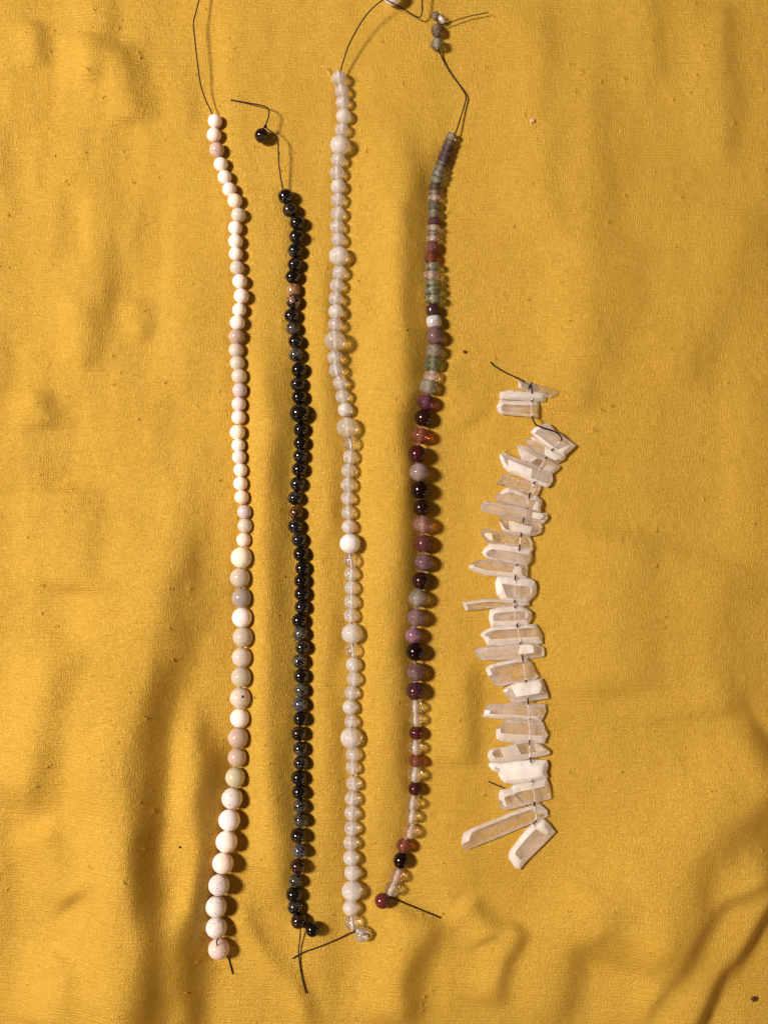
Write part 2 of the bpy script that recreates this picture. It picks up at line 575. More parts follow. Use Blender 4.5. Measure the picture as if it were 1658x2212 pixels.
def lathe_mesh(name, prof, seg, mat, smooth=True, twist=False):
    bm = bmesh.new()
    rings = []
    for k, (r, y) in enumerate(prof):
        off = (math.pi / seg) * (k % 2) if twist else 0
        rings.append([bm.verts.new((r * math.cos(2 * math.pi * i / seg + off), y, r * math.sin(2 * math.pi * i / seg + off)))
                      for i in range(seg)])
    for k in range(len(rings) - 1):
        a, b = rings[k], rings[k + 1]
        for i in range(seg):
            j = (i + 1) % seg
            if twist:
                if k % 2 == 0:
                    bm.faces.new((a[i], a[j], b[i]))
                    bm.faces.new((a[j], b[j], b[i]))
                else:
                    bm.faces.new((a[i], b[j], b[i]))
                    bm.faces.new((a[i], a[j], b[j]))
            else:
                bm.faces.new((a[i], a[j], b[j], b[i]))
    bm.faces.new(rings[0][::-1])
    bm.faces.new(rings[-1])
    bmesh.ops.recalc_face_normals(bm, faces=bm.faces)
    for f in bm.faces:
        f.smooth = smooth
    m = bpy.data.meshes.new(name)
    bm.to_mesh(m)
    bm.free()
    if mat:
        m.materials.append(mat)
    return m


def round_prof(p, n=18, cut=0.06):
    out = []
    for k in range(n + 1):
        t = -math.pi / 2 + math.pi * (cut + (1 - 2 * cut) * k / n)
        c, s = math.cos(t), math.sin(t)
        out.append((abs(c) ** (2 / p), math.copysign(abs(s) ** (2 / p), s)))
    return out


_mesh = {}


def bead_mesh(shape, mat):
    k = (shape, mat.name)
    if k not in _mesh:
        if shape == 'round':
            _mesh[k] = lathe_mesh('bead', round_prof(2.0), 36, mat)
        elif shape == 'barrel':
            _mesh[k] = lathe_mesh('bead', round_prof(3.2), 32, mat)
        else:
            _mesh[k] = lathe_mesh('bead', [(0.64, -1.0), (0.93, -0.7), (1.0, -0.24), (1.0, 0.24), (0.93, 0.7), (0.64, 1.0)],
                                  9, mat, smooth=False, twist=True)
    return _mesh[k]


CH_MESH = lathe_mesh('drill_hole', [(1, -1), (1, 1)], 10, M_CHANNEL)


def tube_mesh(name, pts, radius, mat, seg=6, sub=5):
    """pts: world Vectors"""
    L = smooth_line(pts, sub) if len(pts) > 2 else [Vector(p) for p in pts]
    bm = bmesh.new()
    rings = []
    for i, p in enumerate(L):
        t = (L[min(i + 1, len(L) - 1)] - L[max(i - 1, 0)])
        if t.length < 1e-9:
            t = Vector((0, 1, 0))
        t.normalize()
        up = Vector((0, 0, 1)) if abs(t.z) < 0.9 else Vector((1, 0, 0))
        a = t.cross(up).normalized()
        b = t.cross(a).normalized()
        rings.append([bm.verts.new(p + radius * (math.cos(2 * math.pi * k / seg) * a + math.sin(2 * math.pi * k / seg) * b))
                      for k in range(seg)])
    for i in range(len(rings) - 1):
        for k in range(seg):
            j = (k + 1) % seg
            bm.faces.new((rings[i][k], rings[i][j], rings[i + 1][j], rings[i + 1][k]))
    bm.faces.new(rings[0][::-1])
    bm.faces.new(rings[-1])
    bmesh.ops.recalc_face_normals(bm, faces=bm.faces)
    for f in bm.faces:
        f.smooth = True
    m = bpy.data.meshes.new(name)
    bm.to_mesh(m)
    bm.free()
    m.materials.append(mat)
    return m


def link(name, mesh, parent=None):
    o = bpy.data.objects.new(name, mesh)
    COL.objects.link(o)
    if parent is not None:
        o.parent = parent
    return o


def strand_root(loc, label):
    o = bpy.data.objects.new('bead_strand', None)
    COL.objects.link(o)
    o.empty_display_size = 0.01
    o.location = loc
    o['label'] = label
    o['category'] = 'bead strand'
    o['group'] = 'bead strands laid out on the yellow cloth'
    return o


def shift_mesh(m, loc):
    m.transform(Matrix.Translation(-Vector(loc)))
    return m


def add_knot(root, x, y, lift, r, ry=None):
    p, f = place(x, y, lift)
    bm = bmesh.new()
    bmesh.ops.create_icosphere(bm, subdivisions=2, radius=1)
    for v in bm.verts:
        v.co *= 1 + 0.16 * math.sin(7 * v.co.x + 3) * math.cos(6 * v.co.y)
    for fc in bm.faces:
        fc.smooth = True
    m = bpy.data.meshes.new('knot')
    bm.to_mesh(m)
    bm.free()
    m.materials.append(M_THREAD)
    o = link('knot', m, root)
    o.location = p - root.location
    o.scale = (r * S, (ry or r) * S, r * S)
    return o


def build_strand(root, beads, shape_mat, palette, channel=None):
    """beads: (x, y, width, length, code, shape, angle or None). Returns centres."""
    cs = []
    for b in beads:
        x, y, w = b[0], b[1], b[2]
        cs.append(place(x, y, w / 2 - 0.4))
    n = len(beads)
    for i, b in enumerate(beads):
        x, y, w, ln, code, shape, ang = b
        c, f = cs[i]
        rgba, mat = palette[code][:2]
        if ang is None:
            a0, a1 = cs[max(i - 1, 0)][0], cs[min(i + 1, n - 1)][0]
            t = a0 - a1
            ang = math.atan2(t.y, t.x) - math.pi / 2
        o = link('bead', bead_mesh(shape, mat), root)
        o.location = c - root.location
        jit = 0.0 if shape == 'facet' else random.gauss(0, 0.05)
        o.rotation_euler = (random.uniform(-0.06, 0.06), random.uniform(0, 6.28), ang + jit) if shape != 'facet' else (0, random.uniform(0, 6.28), ang)
        o.rotation_mode = 'XYZ'
        # turn round its own bore first, then along the strand
        o.rotation_euler = (Matrix.Rotation(ang + jit, 3, 'Z') @ Matrix.Rotation(random.uniform(0, 6.28), 3, 'Y')).to_euler()
        o.scale = (w / 2 * S * f, ln / 2 * S * f, w / 2 * S * f)
        v = 1 + random.uniform(-0.035, 0.035)
        o.color = (min(1, rgba[0] * v), min(1, rgba[1] * v * random.uniform(0.985, 1.015)), min(1, rgba[2] * v), rgba[3])
        if len(palette[code]) > 2:
            o['label'] = palette[code][2]
        if channel and rgba[3] < 0.75:
            ch = link('drill_hole', CH_MESH, o)
            r = channel[0]
            ch.scale = (r / (w / 2), 0.985, r / (w / 2))
            ch.color = channel[1]
    return [c[0] for c in cs]


def pts3(L):
    return [place(x, y, z)[0] for x, y, z in L]


def thread_through(root, pts, r=1.4):
    m = shift_mesh(tube_mesh('thread', pts, r * S, M_THREAD, 6, 4), root.location)
    return link('thread', m, root)


def q1(L, oy, ox=0.0):
    """positions read at twice the layout scale"""
    return [(a[0] / 2 + ox, a[1] / 2 + oy) + tuple([a[2] / 2]) + tuple(a[3:]) for a in L]


# ---------------------------------------------------------------- 1: white strand
w_list = q1([(929, 524, 61, 'w'), (925, 584, 63, 'w'), (937, 648, 65, 't'), (954, 710, 61, 'w'), (971, 766, 60, 'w'), (991, 819, 61, 'w'),
             (1015, 868, 63, 'y'), (1030, 929, 63, 'm'), (1017, 985, 61, 'w'), (1018, 1043, 63, 'w'), (1019, 1097, 60, 'w')], 0)
w_list += q1([(1024, 51, 62, 'm'), (1036, 110, 64, 'w'), (1043, 173, 66, 'w'), (1034, 233, 60, 'w'), (1026, 288, 66, 'w'), (1022, 348, 68, 'p'),
              (1020, 407, 64, 'm'), (1025, 462, 64, 'm'), (1033, 519, 66, 'm'), (1036, 580, 64, 'l'), (1032, 640, 62, 's'), (1031, 697, 62, 'w'),
              (1026, 762, 66, 'y'), (1030, 818, 59, 'w'), (1033, 869, 61, 's'), (1039, 925, 60, 'w'), (1039, 983, 62, 'w'), (1044, 1042, 62, 'o')], 553)
w_list += q1([(1056, 0, 62, 'l'), (1058, 59, 64, 'm'), (1053, 120, 63, 'o'), (1043, 197, 92, 'y'), (1037, 284, 88, 'g'), (1044, 371, 86, 'v'),
              (1046, 456, 88, 'w'), (1049, 540, 88, 'g'), (1044, 628, 86, 'm'), (1042, 713, 88, 'g'), (1038, 803, 90, 'm'), (1036, 890, 84, 'w'),
              (1029, 975, 90, 'p'), (1025, 1060, 82, 'p')], 1106)
w_list += q1([(1016, 40, 86, 'Y'), (1003, 131, 92, 'S'), (991, 225, 94, 'W'), (979, 318, 94, 'w'), (963, 411, 92, 'o'), (946, 505, 92, 'S'),
              (934, 599, 92, 'S'), (935, 689, 91, 'S'), (945, 781, 92, 'P')], 1659)
WHITE = {
    'w': ((0.93, 0.83, 0.78, 0.0), M_WHITE),
    'W': ((0.82, 0.76, 0.77, 0.15), M_WHITE),
    'y': ((0.92, 0.82, 0.69, 0.0), M_WHITE),
    'o': ((0.88, 0.75, 0.67, 0.0), M_WHITE),
    't': ((0.56, 0.42, 0.36, 0.1), M_WHITE, 'tan bead'),
    'l': ((0.64, 0.54, 0.54, 0.1), M_WHITE, 'greyish mauve bead'),
    's': ((0.80, 0.72, 0.70, 0.45), M_WHITE),
    'S': ((0.74, 0.68, 0.66, 0.72), M_WHITE, 'white bead with grey specks'),
    'm': ((0.84, 0.74, 0.63, 0.75), M_MILKY),
    'g': ((0.68, 0.60, 0.49, 0.75), M_MILKY),
    'v': ((0.48, 0.41, 0.37, 0.74), M_MILKY, 'grey translucent bead'),
    'p': ((0.68, 0.53, 0.43, 0.74), M_MILKY),
    'P': ((0.82, 0.66, 0.60, 0.80), M_MILKY),
    'Y': ((0.72, 0.66, 0.45, 0.78), M_MILKY, 'yellowish bead with a dark spot'),
}
beads = [(x, y, d * 1.0, d * 0.985, c, 'round', None) for x, y, d, c in w_list]
root = strand_root(place(519, 1106, 0)[0], 'strand of glossy pinkish-white stone beads, small above and larger below, leftmost on the cloth')
cs = build_strand(root, beads, None, WHITE)
head = pts3([(436, -40, 22), (432, -8, 24), (424, 24, 28), (418, 48, 30), (420, 75, 30), (426, 130, 28), (433, 180, 24), (444, 215, 21), (455, 238, 18)])
tail = pts3([(470, 2014, 26), (472, 2026, 40), (469, 2031, 44), (468.5, 2038, 44.5), (471, 2046, 34), (484, 2058, 18), (491, 2064, 8), (494, 2072, 3), (500, 2094, 2.2), (503, 2104, 2.5)])
thread_through(root, head + cs[:-1] + tail, 1.4)
# the drilled hole that faces up on one bead
for bx, by in ((524.5, 1505),):
    p, f = place(bx, by, 44.2)
    m = lathe_mesh('drill_hole', [(0.3, -0.6), (1, -0.2), (1, 0.3), (0.6, 0.6)], 14, M_THREAD)
    parent = [o for o in root.children if o.name.startswith('bead')][40 - 1]
    o = link('drill_hole', m, root)
    o.rotation_euler = (math.pi / 2, 0, 0)
    o.scale = (2.9 * S, 1.2 * S, 2.9 * S)
    o.location = p - root.location

# ---------------------------------------------------------------- 2: black strand
b_list = q1([(1234, 849, 64, 'L'), (1252, 907, 61, 'g'), (1283, 963, 62, 'k'), (1281, 1023, 63, 'g'), (1274, 1083, 61, 'g')], 0)
b_list += q1([(1273, 38, 60, 'k'), (1265, 90, 62, 'K'), (1266, 147, 58, 'b'), (1268, 199, 61, 'r'), (1259, 258, 62, 'L'), (1266, 313, 58, 'G'),
              (1277, 370, 61, 'k'), (1279, 428, 61, 'G'), (1291, 492, 64, 'K'), (1286, 554, 61, 'L'), (1292, 610, 62, 'K'), (1294, 679, 82, 'k'),
              (1299, 750, 61, 'K'), (1300, 808, 62, 'K'), (1297, 864, 61, 'g'), (1293, 922, 64, 'k'), (1285, 985, 64, 'g'), (1275, 1046, 62, 'L')], 553)
b_list += q1([(1278, 3, 60, 'o'), (1276, 62, 63, 'L'), (1291, 120, 62, 'g'), (1300, 181, 65, 'K'), (1306, 242, 61, 'k'), (1303, 297, 63, 'K'),
              (1304, 353, 64, 'K'), (1304, 411, 61, 'k'), (1293, 469, 63, 'K'), (1298, 525, 63, 'G'), (1307, 584, 62, 'g'), (1295, 645, 63, 'G'),
              (1301, 708, 63, 'k'), (1301, 769, 61, 'G'), (1296, 830, 64, 'B'), (1299, 892, 63, 'K'), (1291, 957, 63, 'n'), (1297, 1022, 61, 'g'), (1299, 1083, 61, 'g')], 1106)
b_list += q1([(1291, 41, 64, 'k'), (1294, 103, 63, 'K'), (1297, 164, 59, 'G'), (1299, 224, 62, 'G'), (1288, 292, 65, 'n'), (1295, 357, 60, 'B'),
              (1287, 424, 63, 'R'), (1277, 487, 57, 'G'), (1270, 546, 66, 'k'), (1274, 600, 62, 'g'), (1290, 660, 66, 'n')], 1659)
BLACK = {
    'k': ((0.085, 0.074, 0.060, 0.42), M_BLACK),
    'K': ((0.036, 0.026, 0.021, 0.30), M_BLACK),
    'g': ((0.095, 0.084, 0.064, 0.60), M_BLACK),
    'G': ((0.105, 0.092, 0.074, 0.80), M_BLACK, 'grey clouded bead'),
    'L': ((0.14, 0.12, 0.105, 0.50), M_BLACK, 'black bead with pale grey veins'),
    'B': ((0.105, 0.104, 0.115, 0.90), M_BLACK, 'blue-grey bead'),
    'b': ((0.36, 0.20, 0.09, 1.0), M_BLACK, 'short brown barrel bead'),
    'r': ((0.62, 0.33, 0.22, 0.60), M_BLACK, 'black bead with a pinkish patch'),
    'o': ((0.22, 0.09, 0.025, 0.75), M_BLACK, 'brown and black bead'),
    'n': ((0.085, 0.040, 0.020, 0.55), M_BLACK),
    'R': ((0.09, 0.022, 0.012, 0.70), M_BLACK, 'dark reddish bead'),
}
beads = []
for x, y, d, c in b_list:
    if c == 'b':
        beads.append((x, y, d * 1.03, 26, c, 'barrel', 0.0))
    else:
        beads.append((x, y, d * 1.055, d * 1.02, c, 'round', None))
root = strand_root(place(640, 1200, 0)[0], 'strand of glossy black stone beads veined with grey, between the white and the clear strand')
cs = build_strand(root, beads, None, BLACK)
build_strand(root, [(565.5, 293, 31.5, 31, 'n', 'round', 0.5), (675, 2007.5, 32, 31.5, 'K', 'round', 1.2)], None, BLACK)
head = pts3([(498, 216, 1.5), (512, 218, 3), (540, 223, 9), (562, 227, 16), (575, 231, 22), (581, 240, 26), (580, 252, 28), (575, 268, 28), (573, 273, 27),
             (580, 280, 27), (592, 289, 25), (600, 301, 26), (601, 320, 26), (601.5, 331, 27), (602, 350, 25), (605, 375, 21), (610, 402, 17)])
tail = pts3([(649, 2006, 14), (647.5, 2030, 9), (645, 2052, 6), (647, 2080, 3), (653, 2115, 2), (661, 2146, 2.4)])
thread_through(root, head + cs + tail, 1.4)
thread_through(root, pts3([(573, 273, 27), (568, 279, 27), (566, 290, 17)]), 1.4)
thread_through(root, [cs[-1]] + pts3([(656, 2002, 16), (666, 2004, 16), (675, 2007, 16)]), 1.4)
add_knot(root, 573, 273, 27, 3.4, 4.0)
add_knot(root, 601.5, 330.5, 27, 2.2, 2.4)

# ---------------------------------------------------------------- 3: clear strand
c_list = q1([(1465, 338, 62, 'q'), (1476, 394, 60, 'q'), (1481, 444, 59, 'q'), (1484, 502, 62, 'm'), (1477, 562, 59, 'q'), (1468, 628, 82, 'm'),
             (1460, 692, 62, 'q'), (1456, 748, 61, 'q'), (1460, 806, 61, 'm'), (1460, 864, 61, 'q'), (1460, 924, 61, 'q'), (1456, 980, 60, 'q'), (1461, 1036, 61, 'q')], 0)
c_list += q1([(1463, 0, 80, 'm'), (1466, 72, 62, 'q'), (1455, 128, 60, 'q'), (1451, 184, 61, 'q'), (1451, 240, 62, 'm'), (1448, 296, 60, 'q'), (1447, 366, 86, 'd'),
              (1446, 438, 62, 'q'), (1452, 493, 62, 'q'), (1469, 548, 62, 'q'), (1480, 607, 61, 'q'), (1491, 664, 61, 'm'), (1500, 740, 86, 'd'), (1514, 810, 65, 'c'),
              (1513, 869, 61, 'q'), (1506, 927, 63, 'q'), (1504, 988, 62, 'q'), (1503, 1047, 60, 'q')], 553)
c_list += q1([(1505, 2, 60, 'q'), (1507, 64, 61, 'm'), (1511, 136, 84, 'M'), (1515, 209, 66, 'c'), (1518, 268, 61, 'q'), (1519, 328, 62, 'q'), (1519, 388, 64, 'q'),
              (1517, 447, 62, 'q'), (1520, 525, 86, 'm'), (1524, 599, 64, 'c'), (1527, 660, 64, 'm'), (1530, 721, 62, 'q'), (1519, 780, 61, 'q'), (1512, 843, 63, 'm'),
              (1519, 906, 61, 'q'), (1516, 975, 88, 'm'), (1526, 1047, 64, 'q'), (1524, 1104, 60, 'q')], 1106)
c_list += q1([(1527, 66, 62, 'q'), (1522, 131, 63, 'q'), (1520, 194, 62, 'q'), (1520, 259, 64, 'q'), (1515, 322, 62, 'q'), (1516, 388, 65, 'm'), (1521, 452, 66, 'm'),
              (1520, 531, 84, 'm'), (1515, 604, 66, 'm'), (1521, 667, 65, 'c')], 1659)
QUARTZ = {
    'q': ((1.0, 0.93, 0.88, 0.38), M_QUARTZ),
    'c': ((1.0, 0.94, 0.89, 0.14), M_QUARTZ),
    'm': ((1.0, 0.91, 0.86, 0.54), M_QUARTZ),
    'd': ((0.97, 0.89, 0.80, 0.38), M_QUARTZ),
    'M': ((0.98, 0.93, 0.91, 0.85), M_QUARTZ, 'large milky white bead'),
    'e': ((0.98, 0.92, 0.86, 0.24), M_QUARTZ),
}
CHQ = (2.4, (1.0, 0.92, 0.89, 0.60))
root = strand_root(place(750, 1106, 0)[0], 'long strand of clear colourless round beads, a larger one after every few')
cs = build_strand(root, [(x, y, d * 1.055, d * 1.02, c, 'round', None) for x, y, d, c in c_list], None, QUARTZ, CHQ)
build_strand(root, [(781.5, 2018.5, 33, 32, 'e', 'round', 0.9), (848, -9, 40, 39, 'M', 'round', 0.3)], None, QUARTZ, CHQ)
head = pts3([(930, -150, 10), (925, -60, 22), (911, -30, 26), (911.5, 8, 22), (911, 28, 18), (906, 37, 16), (896, 35, 17), (872, 20, 26), (850, 8, 36), (833, -1, 40), (829, -1.5, 40), (822, 3, 40), (800, 22, 38), (782, 45, 34),
             (766, 72, 30), (752, 100, 26), (742, 130, 20), (735.5, 152, 17)])
tail = pts3([(764, 2011, 14), (752, 2017, 8), (728, 2029, 5), (690, 2045, 4), (655, 2057, 6), (631, 2071, 3)])
thread_through(root, head + cs + tail, 1.4)
thread_through(root, pts3([(764, 2011, 14), (770, 2015, 17), (781, 2019, 18), (794, 2017, 22), (797, 2021, 20), (794, 2024, 17)]), 1.4)
add_knot(root, 765, 2011, 14, 3.0, 3.6)

# ---------------------------------------------------------------- 4: purple strand


def zz(L, k, ox, oy):
    return [(ox + a[0] * k, oy + a[1] * k, a[2] * k, a[3] * k, a[4], a[5], None) for a in L]


p_list = zz([(950, 120, 180, 120, 'a', 'facet'), (915, 222, 195, 100, 'b', 'facet'), (880, 310, 200, 96, 'c', 'facet'), (855, 398, 205, 96, 'c', 'facet'),
             (825, 480, 210, 92, 'c', 'facet'), (795, 555, 205, 90, 'b', 'facet'), (762, 642, 215, 104, 'a', 'facet'), (735, 732, 230, 100, 'h', 'facet'), (708, 825, 220, 104, 'h', 'facet'),
             (682, 935, 205, 115, 'c', 'facet'), (680, 1025, 205, 80, 'a', 'facet'), (678, 1110, 212, 108, 'i', 'facet'), (662, 1230, 205, 128, 'f', 'facet'), (668, 1365, 205, 128, 'h', 'facet'),
             (665, 1492, 205, 116, 'j', 'facet'), (662, 1602, 222, 106, 'i', 'facet'), (652, 1690, 210, 76, 'a', 'facet'), (652, 1772, 208, 104, 'i', 'facet'),
             (645, 1910, 212, 180, 'r', 'facet'), (618, 2075, 215, 165, 'R', 'facet')], 0.13336, 847.8, 280.1)
p_list += zz([(645, 65, 250, 130, 'h', 'barrel'), (630, 208, 268, 138, 'i', 'facet'), (640, 330, 268, 100, 'h', 'facet'), (648, 455, 272, 136, 'h', 'barrel'), (660, 595, 272, 142, 'h', 'barrel'),
              (645, 765, 228, 178, 'J', 'barrel'), (668, 955, 246, 205, 'u', 'barrel'), (685, 1195, 285, 275, 'm', 'round'), (670, 1432, 282, 200, 'g', 'facet'),
              (650, 1645, 288, 212, 'f', 'facet'), (636, 1845, 264, 180, 'i', 'facet'), (580, 2010, 292, 212, 'g', 'facet')], 0.13336, 847.8, 567.6)
p_list += zz([(545, 105, 298, 262, 'v', 'round'), (500, 355, 288, 296, 'd', 'round'), (455, 645, 296, 268, 'R', 'round'), (400, 945, 290, 300, 'D', 'round'),
              (425, 1235, 312, 290, 'g2', 'round'), (447, 1525, 306, 298, 'k', 'round'), (470, 1810, 282, 278, 'd', 'round'), (490, 2090, 320, 290, 'q', 'round')], 0.1333, 847.8, 855.2)
p_list += zz([(645, 310, 316, 315, 'n', 'round'), (645, 630, 322, 308, 'm', 'round'), (600, 940, 304, 310, 'd', 'round'), (548, 1240, 330, 310, 'g', 'round'),
              (520, 1565, 326, 312, 'm2', 'round'), (475, 1870, 290, 282, 'V', 'round'), (505, 2150, 320, 318, 'k', 'round')], 0.12667, 833.0, 1135.3)
p_list += zz([(490, 380, 304, 308, 'm', 'round'), (480, 690, 304, 298, 'n2', 'round'), (480, 945, 250, 200, 'z', 'round'), (490, 1140, 244, 210, 'z', 'round'),
              (495, 1370, 234, 226, 'D2', 'round'), (485, 1600, 246, 214, 'z', 'round'), (490, 1820, 252, 212, 'R', 'round'), (475, 2040, 254, 226, 'z', 'round')], 0.1333, 833.0, 1400.7)
p_list += zz([(735, 270, 184, 182, 'D', 'round'), (705, 450, 205, 166, 'z', 'round'), (695, 625, 186, 178, 'z', 'round'), (680, 820, 204, 190, 'x', 'round'),
              (590, 1005, 204, 186, 'R', 'round'), (550, 1200, 200, 214, 'k', 'round'), (500, 1400, 196, 180, 'x', 'round'), (435, 1568, 204, 176, 'z', 'round')], 0.16667, 774.1, 1658.7)
PURPLE = {
    'a': ((0.62, 0.61, 0.51, 0.24), M_AMETHYST), 'b': ((0.46, 0.43, 0.35, 0.24), M_AMETHYST), 'c': ((0.36, 0.29, 0.28, 0.24), M_AMETHYST),
    'h': ((0.58, 0.63, 0.51, 0.24), M_AMETHYST), 'i': ((0.92, 0.86, 0.78, 0.24), M_AMETHYST), 'f': ((0.46, 0.50, 0.36, 0.24), M_AMETHYST),
    'j': ((0.24, 0.11, 0.12, 0.47), M_AMETHYST), 'r': ((0.34, 0.17, 0.15, 0.45), M_AMETHYST), 'R': ((0.52, 0.22, 0.13, 0.28), M_AMETHYST, 'reddish translucent bead'),
    'J': ((0.085, 0.025, 0.035, 0.85), M_AMETHYST, 'dark plum barrel bead'), 'u': ((0.62, 0.62, 0.62, 0.85), M_AMETHYST, 'pale blue-grey barrel bead'),
    'm': ((0.38, 0.24, 0.25, 0.42), M_AMETHYST), 'm2': ((0.44, 0.31, 0.31, 0.42), M_AMETHYST), 'g': ((0.56, 0.53, 0.43, 0.40), M_AMETHYST),
    'g2': ((0.50, 0.40, 0.38, 0.62), M_AMETHYST), 'v': ((0.36, 0.15, 0.23, 0.25), M_AMETHYST, 'bright purple bead'), 'V': ((0.46, 0.26, 0.36, 0.60), M_AMETHYST, 'purple and white bead'),
    'd': ((0.050, 0.014, 0.010, 0.60), M_AMETHYST), 'D': ((0.14, 0.025, 0.030, 0.45), M_AMETHYST, 'dark red bead'), 'D2': ((0.22, 0.055, 0.065, 0.35), M_AMETHYST),
    'k': ((0.012, 0.003, 0.004, 0.85), M_AMETHYST, 'nearly black bead'), 'q': ((0.66, 0.44, 0.38, 0.30), M_AMETHYST), 'n': ((0.28, 0.11, 0.10, 0.40), M_AMETHYST),
    'n2': ((0.14, 0.045, 0.055, 0.55), M_AMETHYST), 'z': ((0.90, 0.86, 0.68, 0.10), M_QUARTZ, 'clear colourless bead'), 'x': ((0.80, 0.50, 0.38, 0.16), M_QUARTZ, 'clear pinkish bead'),
    'E': ((0.16, 0.030, 0.030, 0.92), M_AMETHYST, 'dark red end bead'),
}
CHP = (4.4, (0.92, 0.82, 0.76, 0.55))
root = strand_root(place(910, 1106, 0)[0], 'strand of purple, plum and pale grey-green stone beads, its topmost ones small and faceted')
cs = build_strand(root, p_list, None, PURPLE, CHP)
build_strand(root, [(825.5, 1946, 33, 34, 'E', 'round', 0.9), (943.5, 95.5, 27, 21, 'a', 'facet', 0.15), (943, 66, 24, 23, 'b', 'facet', 0.1),
                    (953, 42, 18, 16, 'z', 'facet', 0.7), (940, 34, 17, 15, 'b', 'facet', -0.5)], None, PURPLE, CHP)
head = pts3([(941, 34, 6), (944, 46, 8), (946, 56, 10), (943, 66, 12), (943.5, 82, 12), (943.5, 95, 13), (946, 106, 10), (958, 132, 3), (975, 161, 2.5), (996, 190, 4), (1004, 203, 6), (1006, 212, 6), (1003, 226, 6), (994, 255, 9), (983, 288, 13)])
tail = pts3([(845, 1938, 12), (849, 1940, 8), (868, 1949, 4), (900, 1962, 3), (930, 1974, 2.5), (951, 1983, 3)])
thread_through(root, head + cs + tail, 1.4)
thread_through(root, pts3([(946, 56, 10), (955, 53, 12), (972, 48, 12), (1010, 36, 11), (1053, 27, 12)]), 1.1)
thread_through(root, pts3([(845, 1938, 12), (842, 1944, 14), (838, 1948, 18), (826, 1946, 17)]), 1.4)
add_knot(root, 947, 53, 10, 3.4, 2.6)
add_knot(root, 844, 1938, 11, 2.6, 2.6)

# ---------------------------------------------------------------- 5: crystal strand
KZ = 1 / 5.918
TILE = {'A': (987.9, 766.7), 'B': (987.9, 1032.1), 'C': (987.9, 1297.5), 'D': (987.9, 1562.9)}


def tz(t, L):
    ox, oy = TILE[t]
    return [(ox + a[0] * KZ, oy + a[1] * KZ) + tuple(a[2:]) for a in L]


